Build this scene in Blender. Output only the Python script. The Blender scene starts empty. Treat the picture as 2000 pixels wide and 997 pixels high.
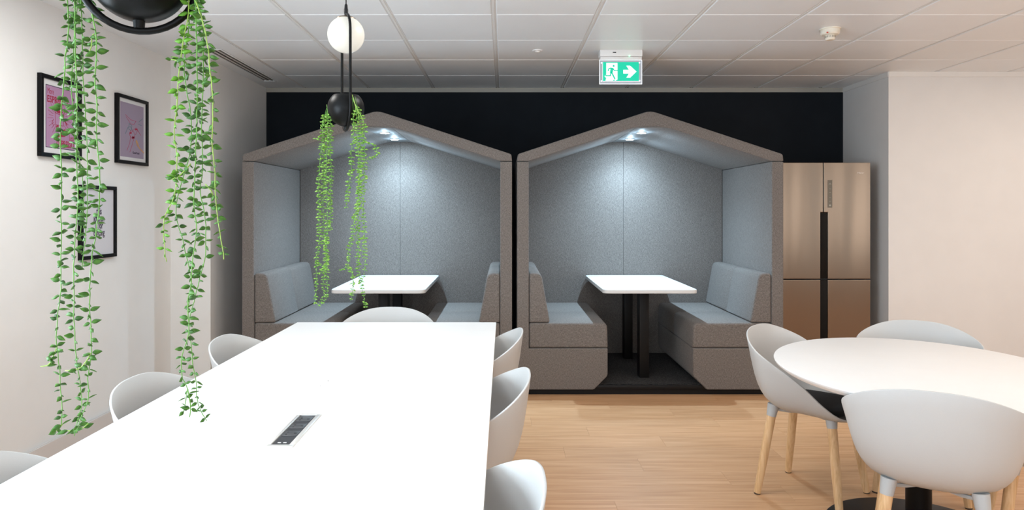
import bpy, bmesh, math, random
from mathutils import Vector, Matrix
R = math.radians
random.seed(7)
sc = bpy.context.scene
col = sc.collection

# ------------------------------------------------------------------ camera
F_PX = 1340.0; VX = 984.0; VY = 410.0; CH = 1.40      # photo taken with a level, shifted wide lens
cd = bpy.data.cameras.new('camera'); cam = bpy.data.objects.new('camera', cd); col.objects.link(cam)
cd.sensor_fit = 'HORIZONTAL'; cd.sensor_width = 36.0; cd.lens = 36.0*F_PX/2000.0
cd.shift_x = (1000-VX)/2000.0; cd.shift_y = -(498.5-VY)/2000.0
cd.clip_start = 0.02
cam.location = (0, 0, CH); cam.rotation_euler = (R(90), 0, 0)
sc.camera = cam

# ------------------------------------------------------------------ world, lights, exposure
w = bpy.data.worlds.new('world'); sc.world = w; w.use_nodes = True
w.node_tree.nodes['Background'].inputs[0].default_value = (0.75, 0.85, 1.0, 1)
w.node_tree.nodes['Background'].inputs[1].default_value = 0.6
sc.view_settings.view_transform = 'Standard'; sc.view_settings.look = 'None'
sc.view_settings.gamma = 1; sc.view_settings.use_curve_mapping = False
sc.view_settings.exposure = 0.0
HC = CH + 1.134                                        # ceiling height
COOL = (0.74, 0.88, 1.0); WARM = (1.0, 0.87, 0.76); NEUT = (1.0, 0.985, 0.955)
def area(name, loc, rot, sx, sy, power, c, spread=180):
    l = bpy.data.lights.new(name, 'AREA'); l.shape = 'RECTANGLE'; l.size = sx; l.size_y = sy
    l.energy = power; l.color = c; l.spread = R(spread)
    o = bpy.data.objects.new(name, l); col.objects.link(o); o.location = loc; o.rotation_euler = rot
    return o
area('daylight', (-2.36, 0.55, 1.40), (0, R(-110), 0), 1.5, 2.6, 150, COOL)        # left window
area('daylight', (0.6, -2.85, 1.50), (R(112), 0, 0), 4.6, 1.6, 78, (0.80, 0.92, 1.0))  # window behind camera
area('daylight', (6.0, 1.2, 1.45), (0, R(110), 0), 1.5, 3.6, 58, WARM)            # right side window, low warm sun
PANELS = [(-1.557, 3.085, NEUT), (0.243, 3.085, NEUT), (2.643, 2.485, WARM), (4.443, 2.485, WARM),
          (-0.957, 0.085, NEUT), (0.843, 0.085, NEUT), (2.643, 0.085, WARM),
          (4.443, 4.285, WARM)]
for px, py, c in PANELS:
    area('panel_light', (px, py, HC-0.03), (0, 0, 0), 0.54, 0.54, 11 if c is WARM else (15 if py > 3 else 4), c)

# ------------------------------------------------------------------ material helpers
def mat(name, c, rough=0.5, metal=0.0, spec=0.5, emit=None, es=0.0, coat=0.0):
    m = bpy.data.materials.new(name); m.use_nodes = True
    b = m.node_tree.nodes['Principled BSDF']
    b.inputs['Base Color'].default_value = (*c, 1); b.inputs['Roughness'].default_value = rough
    b.inputs['Metallic'].default_value = metal; b.inputs['Specular IOR Level'].default_value = spec
    b.inputs['Coat Weight'].default_value = coat
    if emit:
        b.inputs['Emission Color'].default_value = (*emit, 1); b.inputs['Emission Strength'].default_value = es
    return m
def nt(m): return m.node_tree, m.node_tree.nodes['Principled BSDF']
def noise_mix(m, c1, c2, scale, detail=3, stretch=(1, 1, 1), rand=False, bump=0.0, bscale=None, lo=.35, hi=.65):
    t, b = nt(m); N = t.nodes; L = t.links
    tc = N.new('ShaderNodeTexCoord'); mp = N.new('ShaderNodeMapping'); mp.inputs['Scale'].default_value = stretch
    src = tc.outputs['Object']
    if rand:
        oi = N.new('ShaderNodeObjectInfo'); mu = N.new('ShaderNodeVectorMath'); mu.operation = 'SCALE'
        cx = N.new('ShaderNodeCombineXYZ')
        for k in range(3): L.new(oi.outputs['Random'], cx.inputs[k])
        L.new(cx.outputs[0], mu.inputs[0]); mu.inputs['Scale'].default_value = 37.0
        ad = N.new('ShaderNodeVectorMath'); ad.operation = 'ADD'
        L.new(src, ad.inputs[0]); L.new(mu.outputs[0], ad.inputs[1]); src = ad.outputs[0]
    L.new(src, mp.inputs['Vector'])
    n = N.new('ShaderNodeTexNoise'); n.inputs['Scale'].default_value = scale; n.inputs['Detail'].default_value = detail
    L.new(mp.outputs[0], n.inputs['Vector'])
    r = N.new('ShaderNodeValToRGB'); r.color_ramp.elements[0].color = (*c1, 1); r.color_ramp.elements[1].color = (*c2, 1)
    r.color_ramp.elements[0].position = lo; r.color_ramp.elements[1].position = hi
    L.new(n.outputs[0], r.inputs[0]); L.new(r.outputs[0], b.inputs['Base Color'])
    if bump:
        bp = N.new('ShaderNodeBump'); bp.inputs['Strength'].default_value = bump; bp.inputs['Distance'].default_value = 0.001
        L.new(n.outputs[0], bp.inputs['Height']); L.new(bp.outputs[0], b.inputs['Normal'])
    return r

# walls
M_wall = mat('wall_paint', (0.74, 0.71, 0.68), 0.75); noise_mix(M_wall, (0.745, 0.745, 0.735), (0.76, 0.76, 0.75), 6, bump=0.05)
M_wallr = mat('wall_paint_right', (0.74, 0.69, 0.64), 0.75); noise_mix(M_wallr, (0.72, 0.705, 0.685), (0.735, 0.72, 0.70), 6, bump=0.05)
M_trim = mat('trim_paint', (0.76, 0.74, 0.71), 0.5)
M_navy = mat('navy_paint', (0.007, 0.009, 0.013), 0.75, spec=0.15); noise_mix(M_navy, (0.0068, 0.0096, 0.0135), (0.008, 0.0112, 0.0155), 5, bump=0.04)
M_tile = mat('ceiling_tile_metal', (0.74, 0.74, 0.74), 0.38, spec=0.4); noise_mix(M_tile, (0.82, 0.86, 0.89), (0.835, 0.875, 0.905), 3)
M_plaster = mat('ceiling_plaster', (0.72, 0.72, 0.72), 0.7); noise_mix(M_plaster, (0.77, 0.80, 0.825), (0.79, 0.82, 0.845), 4)
M_bar = mat('ceiling_bar', (0.76, 0.76, 0.75), 0.5)
M_void = mat('dark_void', (0.01, 0.01, 0.01), 0.9)
M_laminate = mat('white_laminate', (0.88, 0.88, 0.87), 0.42, spec=0.35); noise_mix(M_laminate, (0.77, 0.765, 0.755), (0.78, 0.775, 0.765), 9)
M_edge = mat('table_edge', (0.62, 0.55, 0.46), 0.5)
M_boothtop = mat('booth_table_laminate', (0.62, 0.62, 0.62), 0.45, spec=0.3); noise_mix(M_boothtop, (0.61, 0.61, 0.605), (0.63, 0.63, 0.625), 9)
M_whitemetal = mat('white_metal', (0.8, 0.8, 0.8), 0.4)
M_black = mat('black_metal', (0.007, 0.007, 0.008), 0.45, spec=0.25)
M_gloss = mat('satin_black', (0.004, 0.004, 0.004), 0.36, spec=0.14)
M_post = mat('black_steel_post', (0.006, 0.0055, 0.0055), 0.5, spec=0.2)
M_shell = mat('grey_plastic_shell', (0.60, 0.60, 0.59), 0.45, spec=0.4); noise_mix(M_shell, (0.50, 0.505, 0.50), (0.51, 0.515, 0.51), 400, bump=0.08)
M_socket = mat('grey_plastic_socket', (0.45, 0.47, 0.48), 0.45)
M_pad = mat('black_seat_felt', (0.008, 0.009, 0.012), 0.9)
M_carpet = mat('charcoal_carpet', (0.03, 0.03, 0.032), 1.0)
noise_mix(M_carpet, (0.008, 0.008, 0.009), (0.10, 0.095, 0.095), 150, 5, bump=0.8, lo=.48, hi=.74)
M_rubber = mat('dark_rubber', (0.06, 0.045, 0.035), 0.8)
M_bulb = mat('opal_glass', (0.40, 0.39, 0.35), 0.3, emit=(1.0, 0.96, 0.85), es=0.42)
M_led = mat('led', (1, 1, 1), 0.5, emit=(0.85, 0.95, 1.0), es=30)
M_paneled = mat('led_panel', (1, 1, 1), 0.5, emit=(1.0, 0.96, 0.9), es=3)
M_plate = mat("grey_light_plate", (0.24, 0.245, 0.25), 0.55)
M_ivory = mat('ivory_plastic', (0.78, 0.74, 0.64), 0.4)
M_alu = mat('aluminium', (0.75, 0.73, 0.70), 0.35, 0.6)
M_skirt = mat('skirting_paint', (0.62, 0.59, 0.57), 0.45)

def fabric(name, a, b_, c_):
    m = mat(name, a, 0.95, spec=0.1); t, b = nt(m); N = t.nodes; L = t.links
    tc = N.new('ShaderNodeTexCoord')
    def nz(st, sc_, det=2):
        mp = N.new('ShaderNodeMapping'); mp.inputs['Scale'].default_value = st
        L.new(tc.outputs['Object'], mp.inputs['Vector'])
        n = N.new('ShaderNodeTexNoise'); n.inputs['Scale'].default_value = sc_; n.inputs['Detail'].default_value = det
        L.new(mp.outputs[0], n.inputs['Vector']); return n.outputs[0]
    n1 = nz((1, 1, .12), 480); n2 = nz((.16, .16, 1), 480); n3 = nz((1, 1, .4), 280, 3)
    ad = N.new('ShaderNodeMath'); ad.operation = 'ADD'; L.new(n1, ad.inputs[0]); L.new(n2, ad.inputs[1])
    ad2 = N.new('ShaderNodeMath'); ad2.operation = 'ADD'; L.new(ad.outputs[0], ad2.inputs[0]); L.new(n3, ad2.inputs[1])
    dv = N.new('ShaderNodeMath'); dv.operation = 'DIVIDE'; dv.inputs[1].default_value = 3; L.new(ad2.outputs[0], dv.inputs[0])
    r = N.new('ShaderNodeValToRGB'); e = r.color_ramp.elements
    e[0].color = (*a, 1); e[0].position = .40; e[1].color = (*c_, 1); e[1].position = .60
    k = e.new(.5); k.color = (*b_, 1)
    L.new(dv.outputs[0], r.inputs[0]); L.new(r.outputs[0], b.inputs['Base Color'])
    bp = N.new('ShaderNodeBump'); bp.inputs['Strength'].default_value = 0.2; bp.inputs['Distance'].default_value = 0.001
    L.new(dv.outputs[0], bp.inputs['Height']); L.new(bp.outputs[0], b.inputs['Normal'])
    b.inputs['Sheen Weight'].default_value = 0.15
    return m
M_fab = fabric('heather_grey_fabric', (0.108, 0.095, 0.087), (0.160, 0.142, 0.131), (0.228, 0.206, 0.191))

# oak planks
def oak(name, cA, cB, cC, rough, st, rand=True):
    m = mat(name, cB, rough, spec=0.35); t, b = nt(m); N = t.nodes; L = t.links
    tc = N.new('ShaderNodeTexCoord'); oi = N.new('ShaderNodeObjectInfo')
    src = tc.outputs['Object']
    cx = N.new('ShaderNodeCombineXYZ')
    for k in range(3): L.new(oi.outputs['Random'], cx.inputs[k])
    mu = N.new('ShaderNodeVectorMath'); mu.operation = 'SCALE'; mu.inputs['Scale'].default_value = 53.0; L.new(cx.outputs[0], mu.inputs[0])
    ad = N.new('ShaderNodeVectorMath'); ad.operation = 'ADD'; L.new(src, ad.inputs[0]); L.new(mu.outputs[0], ad.inputs[1])
    mp = N.new('ShaderNodeMapping'); mp.inputs['Scale'].default_value = st; L.new(ad.outputs[0], mp.inputs['Vector'])
    n1 = N.new('ShaderNodeTexNoise'); n1.inputs['Scale'].default_value = 2.2; n1.inputs['Detail'].default_value = 6; n1.inputs['Distortion'].default_value = 0.6
    L.new(mp.outputs[0], n1.inputs['Vector'])
    mp2 = N.new('ShaderNodeMapping'); mp2.inputs['Scale'].default_value = tuple(s*(0.8 if s < 5 else 3.5) for s in st); L.new(ad.outputs[0], mp2.inputs['Vector'])
    n2 = N.new('ShaderNodeTexNoise'); n2.inputs['Scale'].default_value = 3.0; n2.inputs['Detail'].default_value = 4
    L.new(mp2.outputs[0], n2.inputs['Vector'])
    mx = N.new('ShaderNodeMath'); mx.operation = 'MULTIPLY_ADD'; mx.inputs[1].default_value = 0.55
    L.new(n2.outputs[0], mx.inputs[0])
    m3 = N.new('ShaderNodeMath'); m3.operation = 'MULTIPLY'; m3.inputs[1].default_value = 0.45; L.new(n1.outputs[0], m3.inputs[0])
    L.new(m3.outputs[0], mx.inputs[2])
    r = N.new('ShaderNodeValToRGB'); e = r.color_ramp.elements
    e[0].position = .36; e[0].color = (*cA, 1); e[1].position = .64; e[1].color = (*cC, 1); k = e.new(.5); k.color = (*cB, 1)
    L.new(mx.outputs[0], r.inputs[0])
    hs = N.new('ShaderNodeHueSaturation'); L.new(r.outputs[0], hs.inputs['Color'])
    mr = N.new('ShaderNodeMapRange'); mr.inputs['To Min'].default_value = 0.955; mr.inputs['To Max'].default_value = 1.04
    L.new(oi.outputs['Random'], mr.inputs['Value']); L.new(mr.outputs[0], hs.inputs['Value'])
    L.new(hs.outputs[0], b.inputs['Base Color'])
    bp = N.new('ShaderNodeBump'); bp.inputs['Strength'].default_value = 0.15; bp.inputs['Distance'].default_value = 0.001
    L.new(mx.outputs[0], bp.inputs['Height']); L.new(bp.outputs[0], b.inputs['Normal'])
    return m
M_oak = oak('oak_floor', (0.485, 0.255, 0.122), (0.575, 0.325, 0.167), (0.655, 0.395, 0.22), 0.45, (1.1, 16, 16))
M_leg = oak('oak_leg', (0.60, 0.37, 0.18), (0.72, 0.47, 0.25), (0.80, 0.56, 0.33), 0.45, (16, 16, 1.6))
M_sub = mat('floor_base', (0.36, 0.21, 0.11), 0.7)

def steel():
    m = mat('brushed_steel', (0.235, 0.19, 0.15), 0.4, 1.0); t, b = nt(m); N = t.nodes; L = t.links
    tc = N.new('ShaderNodeTexCoord'); mp = N.new('ShaderNodeMapping'); mp.inputs['Scale'].default_value = (2, 2, 400)
    L.new(tc.outputs['Object'], mp.inputs['Vector'])
    n = N.new('ShaderNodeTexNoise'); n.inputs['Scale'].default_value = 2; n.inputs['Detail'].default_value = 3; L.new(mp.outputs[0], n.inputs['Vector'])
    mr = N.new('ShaderNodeMapRange'); mr.inputs['To Min'].default_value = .27; mr.inputs['To Max'].default_value = .34
    L.new(n.outputs[0], mr.inputs['Value']); L.new(mr.outputs[0], b.inputs['Roughness'])
    bp = N.new('ShaderNodeBump'); bp.inputs['Strength'].default_value = 0.05; bp.inputs['Distance'].default_value = 0.001
    mp2 = N.new('ShaderNodeMapping'); mp2.inputs['Scale'].default_value = (7, 1, .35); L.new(tc.outputs['Object'], mp2.inputs['Vector'])
    n2 = N.new('ShaderNodeTexNoise'); n2.inputs['Scale'].default_value = 1; n2.inputs['Detail'].default_value = 0; L.new(mp2.outputs[0], n2.inputs['Vector'])
    b2 = N.new('ShaderNodeBump'); b2.inputs['Strength'].default_value = 0.6; b2.inputs['Distance'].default_value = 0.03
    L.new(n2.outputs[0], b2.inputs['Height']); L.new(b2.outputs[0], bp.inputs['Normal'])
    L.new(n.outputs[0], bp.inputs['Height']); L.new(bp.outputs[0], b.inputs['Normal'])
    b.inputs['Anisotropic'].default_value = 0.75
    tg = N.new('ShaderNodeTangent'); tg.direction_type = 'RADIAL'; tg.axis = 'Z'; L.new(tg.outputs[0], b.inputs['Tangent'])
    return m
M_steel = steel()
def leafmat(name, a, b_):
    m = mat(name, a, 0.5, spec=0.2); noise_mix(m, a, b_, 120, 2)
    nt(m)[1].inputs['Subsurface Weight'].default_value = 0.0
    return m
M_leafs = [leafmat('leaf_green', (0.036, 0.11, 0.018), (0.075, 0.19, 0.03)),
           leafmat('leaf_dark_green', (0.026, 0.075, 0.017), (0.05, 0.125, 0.026)),
           leafmat('leaf_light_green', (0.085, 0.24, 0.02), (0.13, 0.32, 0.035))]
M_leaffar = leafmat('leaf_edged_green', (0.085, 0.25, 0.03), (0.28, 0.46, 0.09))
M_stem = mat('stem_green', (0.11, 0.29, 0.035), 0.5)
M_stem2 = mat('stem_yellow_green', (0.26, 0.42, 0.06), 0.5)

# ------------------------------------------------------------------ object helpers
def link(name, bm, m, parent=None, smooth=False, loc=(0, 0, 0)):
    bmesh.ops.recalc_face_normals(bm, faces=bm.faces)
    me = bpy.data.meshes.new(name); bm.to_mesh(me); bm.free()
    for p in me.polygons: p.use_smooth = smooth
    for mm in (m if isinstance(m, (list, tuple)) else [m]): me.materials.append(mm)
    o = bpy.data.objects.new(name, me); col.objects.link(o); o.parent = parent; o.location = loc
    return o
def auto(o, ang=35):
    me = o.data
    for p in me.polygons: p.use_smooth = True
    me.set_sharp_from_angle(angle=R(ang)); return o
def thing(name, label, cat, loc=(0, 0, 0), rz=0, group=None):
    o = bpy.data.objects.new(name, None); col.objects.link(o); o.empty_display_size = 0.1
    o.location = loc; o.rotation_euler = (0, 0, rz); o['label'] = label; o['category'] = cat
    if group: o['group'] = group
    return o
def tag(o, label, cat, group=None):
    o['label'] = label; o['category'] = cat
    if group: o['group'] = group
    return o
def structure(o): o['kind'] = 'structure'; return o
def box(bm, x0, x1, y0, y1, z0, z1, bev=0.0, seg=2):
    vs = [bm.verts.new((x, y, z)) for z in (z0, z1) for y in (y0, y1) for x in (x0, x1)]
    F = [(0, 2, 3, 1), (4, 5, 7, 6), (0, 1, 5, 4), (2, 6, 7, 3), (0, 4, 6, 2), (1, 3, 7, 5)]
    fs = [bm.faces.new([vs[i] for i in f]) for f in F]
    if bev:
        es = {e for f in fs for e in f.edges}
        bmesh.ops.bevel(bm, geom=list(es), offset=bev, segments=seg, affect='EDGES', profile=0.5)
def boxo(name, m, parent, *a, bev=0.0, seg=2):
    bm = bmesh.new(); box(bm, *a, bev=bev, seg=seg); o = link(name, bm, m, parent)
    if bev: auto(o)
    return o
def ring_verts(bm, pts): return [bm.verts.new(p) for p in pts]
def bridge(bm, a, b):
    n = len(a)
    for i in range(n): bm.faces.new((a[i], a[(i+1) % n], b[(i+1) % n], b[i]))
def lathe(bm, prof, seg=32, c=(0, 0, 0), cap=True, T=None):
    rows = []
    for r, z in prof:
        rows.append([Vector((c[0]+r*math.cos(2*math.pi*k/seg), c[1]+r*math.sin(2*math.pi*k/seg), c[2]+z)) for k in range(seg)])
    if T is not None: rows = [[T @ p for p in row] for row in rows]
    rv = [ring_verts(bm, row) for row in rows]
    for a, b in zip(rv, rv[1:]): bridge(bm, a, b)
    if cap: bm.faces.new(rv[0][::-1]); bm.faces.new(rv[-1])
def tube(bm, pts, rad, seg=10, closed=False):
    pts = [Vector(p) for p in pts]; n = len(pts); rings = []
    rr = rad if isinstance(rad, (list, tuple)) else [rad]*n
    up = None
    for i, p in enumerate(pts):
        if closed: d = (pts[(i+1) % n]-pts[i-1]).normalized()
        else: d = (pts[min(i+1, n-1)]-pts[max(i-1, 0)]).normalized()
        if up is None:
            up = Vector((0, 0, 1)) if abs(d.z) < .9 else Vector((0, 1, 0))
        x = d.cross(up)
        if x.length < 1e-5: x = d.cross(Vector((1, 0, 0)))
        x.normalize(); y = x.cross(d).normalized(); up = y
        rings.append(ring_verts(bm, [p+rr[i]*(math.cos(2*math.pi*k/seg)*x+math.sin(2*math.pi*k/seg)*y) for k in range(seg)]))
    for a, b in zip(rings, rings[1:]): bridge(bm, a, b)
    if closed: bridge(bm, rings[-1], rings[0])
    else: bm.faces.new(rings[0][::-1]); bm.faces.new(rings[-1])
def inset_poly(pts, d):
    n = len(pts); out = []
    ar = sum(pts[i][0]*pts[(i+1) % n][1]-pts[(i+1) % n][0]*pts[i][1] for i in range(n))
    s = 1 if ar > 0 else -1
    for i in range(n):
        a = Vector(pts[i-1]); b = Vector(pts[i]); c = Vector(pts[(i+1) % n])
        u = (b-a).normalized(); v = (c-b).normalized()
        n1 = Vector((-u.y, u.x))*s; n2 = Vector((-v.y, v.x))*s
        k = n1+n2; k = k/max(k.dot(n1), 0.2)
        out.append(tuple(b+k*d))
    return out
def round_poly(pts, r, seg=4):
    n = len(pts); out = []
    for i in range(n):
        b = Vector(pts[i]); a = Vector(pts[i-1]); c = Vector(pts[(i+1) % n])
        ri = r[i] if isinstance(r, (list, tuple)) else r
        la = (a-b).length; lc = (c-b).length; t = min(ri, la*.48, lc*.48)
        p0 = b+(a-b).normalized()*t; p2 = b+(c-b).normalized()*t
        for k in range(seg+1):
            q = k/seg; out.append(tuple((1-q)**2*p0+2*q*(1-q)*b+q*q*p2))
    return out
def soft_prism(bm, pts, r, y0, y1, er=0.01, seams=(), axis='y'):
    secs = [(y0, er+.003), (y0, er), (y0+er*.12, er*.5), (y0+er*.45, er*.14), (y0+er, 0)]
    for s in seams: secs += [(s-.003, 0), (s-.001, .0012), (s, .003), (s+.001, .0012), (s+.003, 0)]
    secs += [(y1-er, 0), (y1-er*.45, er*.14), (y1-er*.12, er*.5), (y1, er), (y1, er+.003)]
    prev = None
    for y, d in secs:
        q = round_poly(inset_poly(pts, d) if d else pts, r)
        if axis == 'y': v = ring_verts(bm, [(p[0], y, p[1]) for p in q])
        else: v = ring_verts(bm, [(p[0], p[1], y) for p in q])
        if prev: bridge(bm, prev, v)
        else: bm.faces.new(v)
        prev = v
    bm.faces.new(prev[::-1])
def flat(bm, pts, y, th=0.0006):
    """thin extruded outline in local XZ facing -y"""
    a = ring_verts(bm, [(p[0], y, p[1]) for p in pts]); b = ring_verts(bm, [(p[0], y-th, p[1]) for p in pts])
    bm.faces.new(a); bm.faces.new(b[::-1]); bridge(bm, a, b)
def stroke(bm, pts, wd, y, th=0.0006):
    for (x0, z0), (x1, z1) in zip(pts, pts[1:]):
        d = Vector((x1-x0, z1-z0)); l = d.length
        if l < 1e-6: continue
        d /= l; n = Vector((-d.y, d.x))*wd/2; e = d*wd*.3
        p = [Vector((x0, z0))-e-n, Vector((x1, z1))+e-n, Vector((x1, z1))+e+n, Vector((x0, z0))-e+n]
        flat(bm, p, y, th)
def circ(cx, cz, rx, rz=None, n=24, rot=0):
    rz = rz or rx
    return [(cx+rx*math.cos(t)*math.cos(rot)-rz*math.sin(t)*math.sin(rot), cz+rx*math.cos(t)*math.sin(rot)+rz*math.sin(t)*math.cos(rot)) for t in [2*math.pi*k/n for k in range(n)]]
def text(name, body, size, m, parent, x, y, z, align='CENTER', sx=1.0, bold=0.0, rot=None, extr=0.0003):
    cu = bpy.data.curves.new('t', 'FONT'); cu.body = body; cu.size = size; cu.align_x = align; cu.extrude = extr; cu.offset = bold
    cu.resolution_u = 3
    o = bpy.data.objects.new('t', cu); col.objects.link(o)
    dg = bpy.context.evaluated_depsgraph_get(); me = bpy.data.meshes.new_from_object(o.evaluated_get(dg))
    bpy.data.objects.remove(o); bpy.data.curves.remove(cu)
    T = Matrix.Translation((x, y, z)) @ (rot or Matrix.Rotation(R(90), 4, 'X')) @ Matrix.Diagonal((sx, 1, 1, 1))
    me.transform(T); me.materials.clear(); me.materials.append(m); me.name = name
    q = bpy.data.objects.new(name, me); col.objects.link(q); q.parent = parent; return q
def bake(o):
    dg = bpy.context.evaluated_depsgraph_get(); me = bpy.data.meshes.new_from_object(o.evaluated_get(dg))
    old = o.data; o.modifiers.clear(); o.data = me; me.name = o.name; bpy.data.meshes.remove(old); return o
def copy_tree(o, parent=None):
    c = o.copy(); col.objects.link(c); c.parent = parent
    for ch in [k for k in ALL(o)]: copy_tree(ch, c)
    return c
def ALL(o): return list(o.children)
def W(x, y, Y):                        # world point of photo pixel (x, y) on a thing standing at distance Y
    return Vector(((x-VX)*Y/F_PX, Y, CH-(y-VY)*Y/F_PX))

# ------------------------------------------------------------------ room shell
XL, XR, YB, YN = -2.51, 6.2, 6.385, -3.0
bm = bmesh.new(); box(bm, XL-.1, XR+.1, YN-.1, 1.2, -.1, 0); box(bm, XL-.1, XR+.1, 1.2, YB+.1, -.1, -.008)
floor = structure(link('floor', bm, M_oak))
floor.data.materials.clear(); floor.data.materials.append(M_oak)
bm = bmesh.new(); PW, PL = 0.19, 1.22
box(bm, -PL/2+.0003, PL/2-.0003, -PW/2+.0003, PW/2-.0003, -.009, 0)
bmesh.ops.bevel(bm, geom=[e for e in bm.edges if all(v.co.z > -.001 for v in e.verts)], offset=.0004, segments=1, affect='EDGES')
bmesh.ops.recalc_face_normals(bm, faces=bm.faces)
pm = bpy.data.meshes.new('plank'); bm.to_mesh(pm); bm.free(); pm.materials.append(M_oak)
y = 1.2+PW/2; row = 0
while y < YB-.3:
    x = XL+.01+PL/2-[0, .41, .81, .2, .63, .98][row % 6]*1.0
    while x-PL/2 < XR:
        if x-PL/2 > XL-.05 and (x+PL/2 < XR+.05):
            o = bpy.data.objects.new('plank', pm); col.objects.link(o); o.location = (x, y, 0); o.parent = floor
        elif x+PL/2 > XL+.1 and x-PL/2 < XR-.1:
            a = max(x-PL/2, XL+.001); b = min(x+PL/2, XR-.001)
            o = bpy.data.objects.new('plank', pm); col.objects.link(o); o.parent = floor
            o.location = ((a+b)/2, y, 0); o.scale = ((b-a)/PL, 1, 1)
        x += PL
    y += PW; row += 1
YE = y-PW/2
bm = bmesh.new(); box(bm, XL, XR, YE+.001, YB, -.009, 0); link('floor_strip', bm, M_oak, floor)

def wallbox(name, m, *a): return structure(boxo(name, m, None, *a))
wallbox('wall_back', M_navy, -2.21, 3.157, YB, YB+.1, 0, HC+.05)
bm = bmesh.new()                        # left wall with a window opening at y -0.75..1.85
box(bm, XL-.15, XL, 1.85, YB+.1, 0, HC+.05); box(bm, XL-.15, XL, YN, -.75, 0, HC+.05)
box(bm, XL-.15, XL, -.75, 1.85, 0, .62); box(bm, XL-.15, XL, -.75, 1.85, 2.15, HC+.05)
structure(link('wall_left', bm, M_wall))
wallbox('wall_left_pier', M_wall, XL, -2.21, 5.17, YB+.1, 0, HC+.05)
wallbox('wall_right_return', M_wallr, 3.157, XR, 5.63, YB+.1, 0, HC+.05)
bm = bmesh.new()
box(bm, XR, XR+.1, 3.0, YB, 0, HC+.05); box(bm, XR, XR+.1, YN, -.6, 0, HC+.05)
box(bm, XR, XR+.1, -.6, 3.0, 0, .7); box(bm, XR, XR+.1, -.6, 3.0, 2.2, HC+.05)
structure(link('wall_right', bm, M_wallr))
bm = bmesh.new()
box(bm, XL-.1, -1.7, YN-.1, YN, 0, HC+.05); box(bm, 2.9, XR+.1, YN-.1, YN, 0, HC+.05)
box(bm, -1.7, 2.9, YN-.1, YN, 0, .7); box(bm, -1.7, 2.9, YN-.1, YN, 2.3, HC+.05)
structure(link('wall_front', bm, M_wall))
# windows of the sides that the photo does not show, the room's daylight
M_glass = mat('window_glass', (0.9, 0.95, 1.0), 0.05); nt(M_glass)[1].inputs['Transmission Weight'].default_value = 1.0
def window(name, P, u, wd, z0, z1, nm):
    """P start point at floor level, u unit vector along the wall"""
    rt = thing(name, '', ''); del rt['label']; del rt['category']; rt['kind'] = 'structure'; rt.location = P
    rt.rotation_euler = (0, 0, math.atan2(u[1], u[0]))
    bm = bmesh.new(); t = .05
    box(bm, 0, wd, -.03, .03, z0, z0+t); box(bm, 0, wd, -.03, .03, z1-t, z1)
    for k in range(nm+1):
        c = t/2+(wd-t)*k/nm; box(bm, c-t/2, c+t/2, -.03, .03, z0+t, z1-t)
    link('window_frame', bm, M_whitemetal, rt)
    for k in range(nm):
        a = t/2+(wd-t)*k/nm+t/2; b = t/2+(wd-t)*(k+1)/nm-t/2
        boxo('pane', M_glass, rt, a, b, -.004, .004, z0+t, z1-t)
window('window_1', (XL-.09, -.75, 0), (0, 1), 2.6, .62, 2.15, 3)
window('window_2', (-1.7, YN-.05, 0), (1, 0), 4.6, .7, 2.3, 4)
window('window_3', (XR+.05, -.6, 0), (0, 1), 3.6, .7, 2.2, 3)

# trims and skirting
M_trimd = mat('back_trim_beige', (0.34, 0.325, 0.285), 0.6)
structure(boxo('trim_1', M_trimd, None, -2.21, 3.157, YB-.006, YB, HC-.040, HC))
structure(boxo('trim_2', M_trim, None, 3.157, XR, 5.624, 5.63, HC-.042, HC))
structure(boxo('trim_3', M_trim, None, 3.151, 3.157, 5.63, YB-.006, HC-.042, HC))
def skirt(name, *a):
    bm = bmesh.new(); box(bm, *a); bmesh.ops.bevel(bm, geom=[e for e in bm.edges if all(v.co.z > .1 for v in e.verts)], offset=.006, segments=2, affect='EDGES')
    structure(link(name, bm, M_skirt))
skirt('baseboard_left', XL, XL+.016, YN, 5.17, 0, .125)
skirt('baseboard_left_pier', XL+.016, -2.194, 5.154, 5.17, 0, .125)
skirt('baseboard_back', -2.21, 3.157, YB-.016, YB, 0, .125)
skirt('baseboard_right', 3.157, XR, 5.614, 5.63, 0, .125)

# ceiling: slab, plaster margin, metal tiles, bars
TX0, TS = -0.057, 0.6
bm = bmesh.new(); box(bm, XL-.1, XR+.1, YN-.1, YB+.1, HC+.03, HC+.1)
ceiling = structure(link('ceiling', bm, M_bar))
bm = bmesh.new()
SL = [(-2.105, -2.085), (-2.067, -2.047), (-2.029, -2.009)]      # slots of the air diffuser
ys0, ys1 = 4.86, 6.03
xm = TX0-3*TS-.008
box(bm, XL, SL[0][0], YN, YB, HC, HC+.03); box(bm, SL[2][1], xm, YN, YB, HC, HC+.03)
box(bm, SL[0][0], SL[2][1], YN, ys0, HC, HC+.03); box(bm, SL[0][0], SL[2][1], ys1, YB, HC, HC+.03)
link('plaster_margin', bm, M_plaster, ceiling)
bm = bmesh.new(); box(bm, -TS/2+.0125, TS/2-.0125, -TS/2+.001, TS/2-.001, HC, HC+.02)
bmesh.ops.bevel(bm, geom=[e for e in bm.edges if all(v.co.z < HC+.001 for v in e.verts)], offset=.006, segments=1, affect='EDGES')
bmesh.ops.recalc_face_normals(bm, faces=bm.faces)
tm = bpy.data.meshes.new('ceiling_tile'); bm.to_mesh(tm); bm.free(); tm.materials.append(M_tile)
holes = {(round(px, 2), round(py, 2)) for px, py, c in PANELS}
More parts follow.
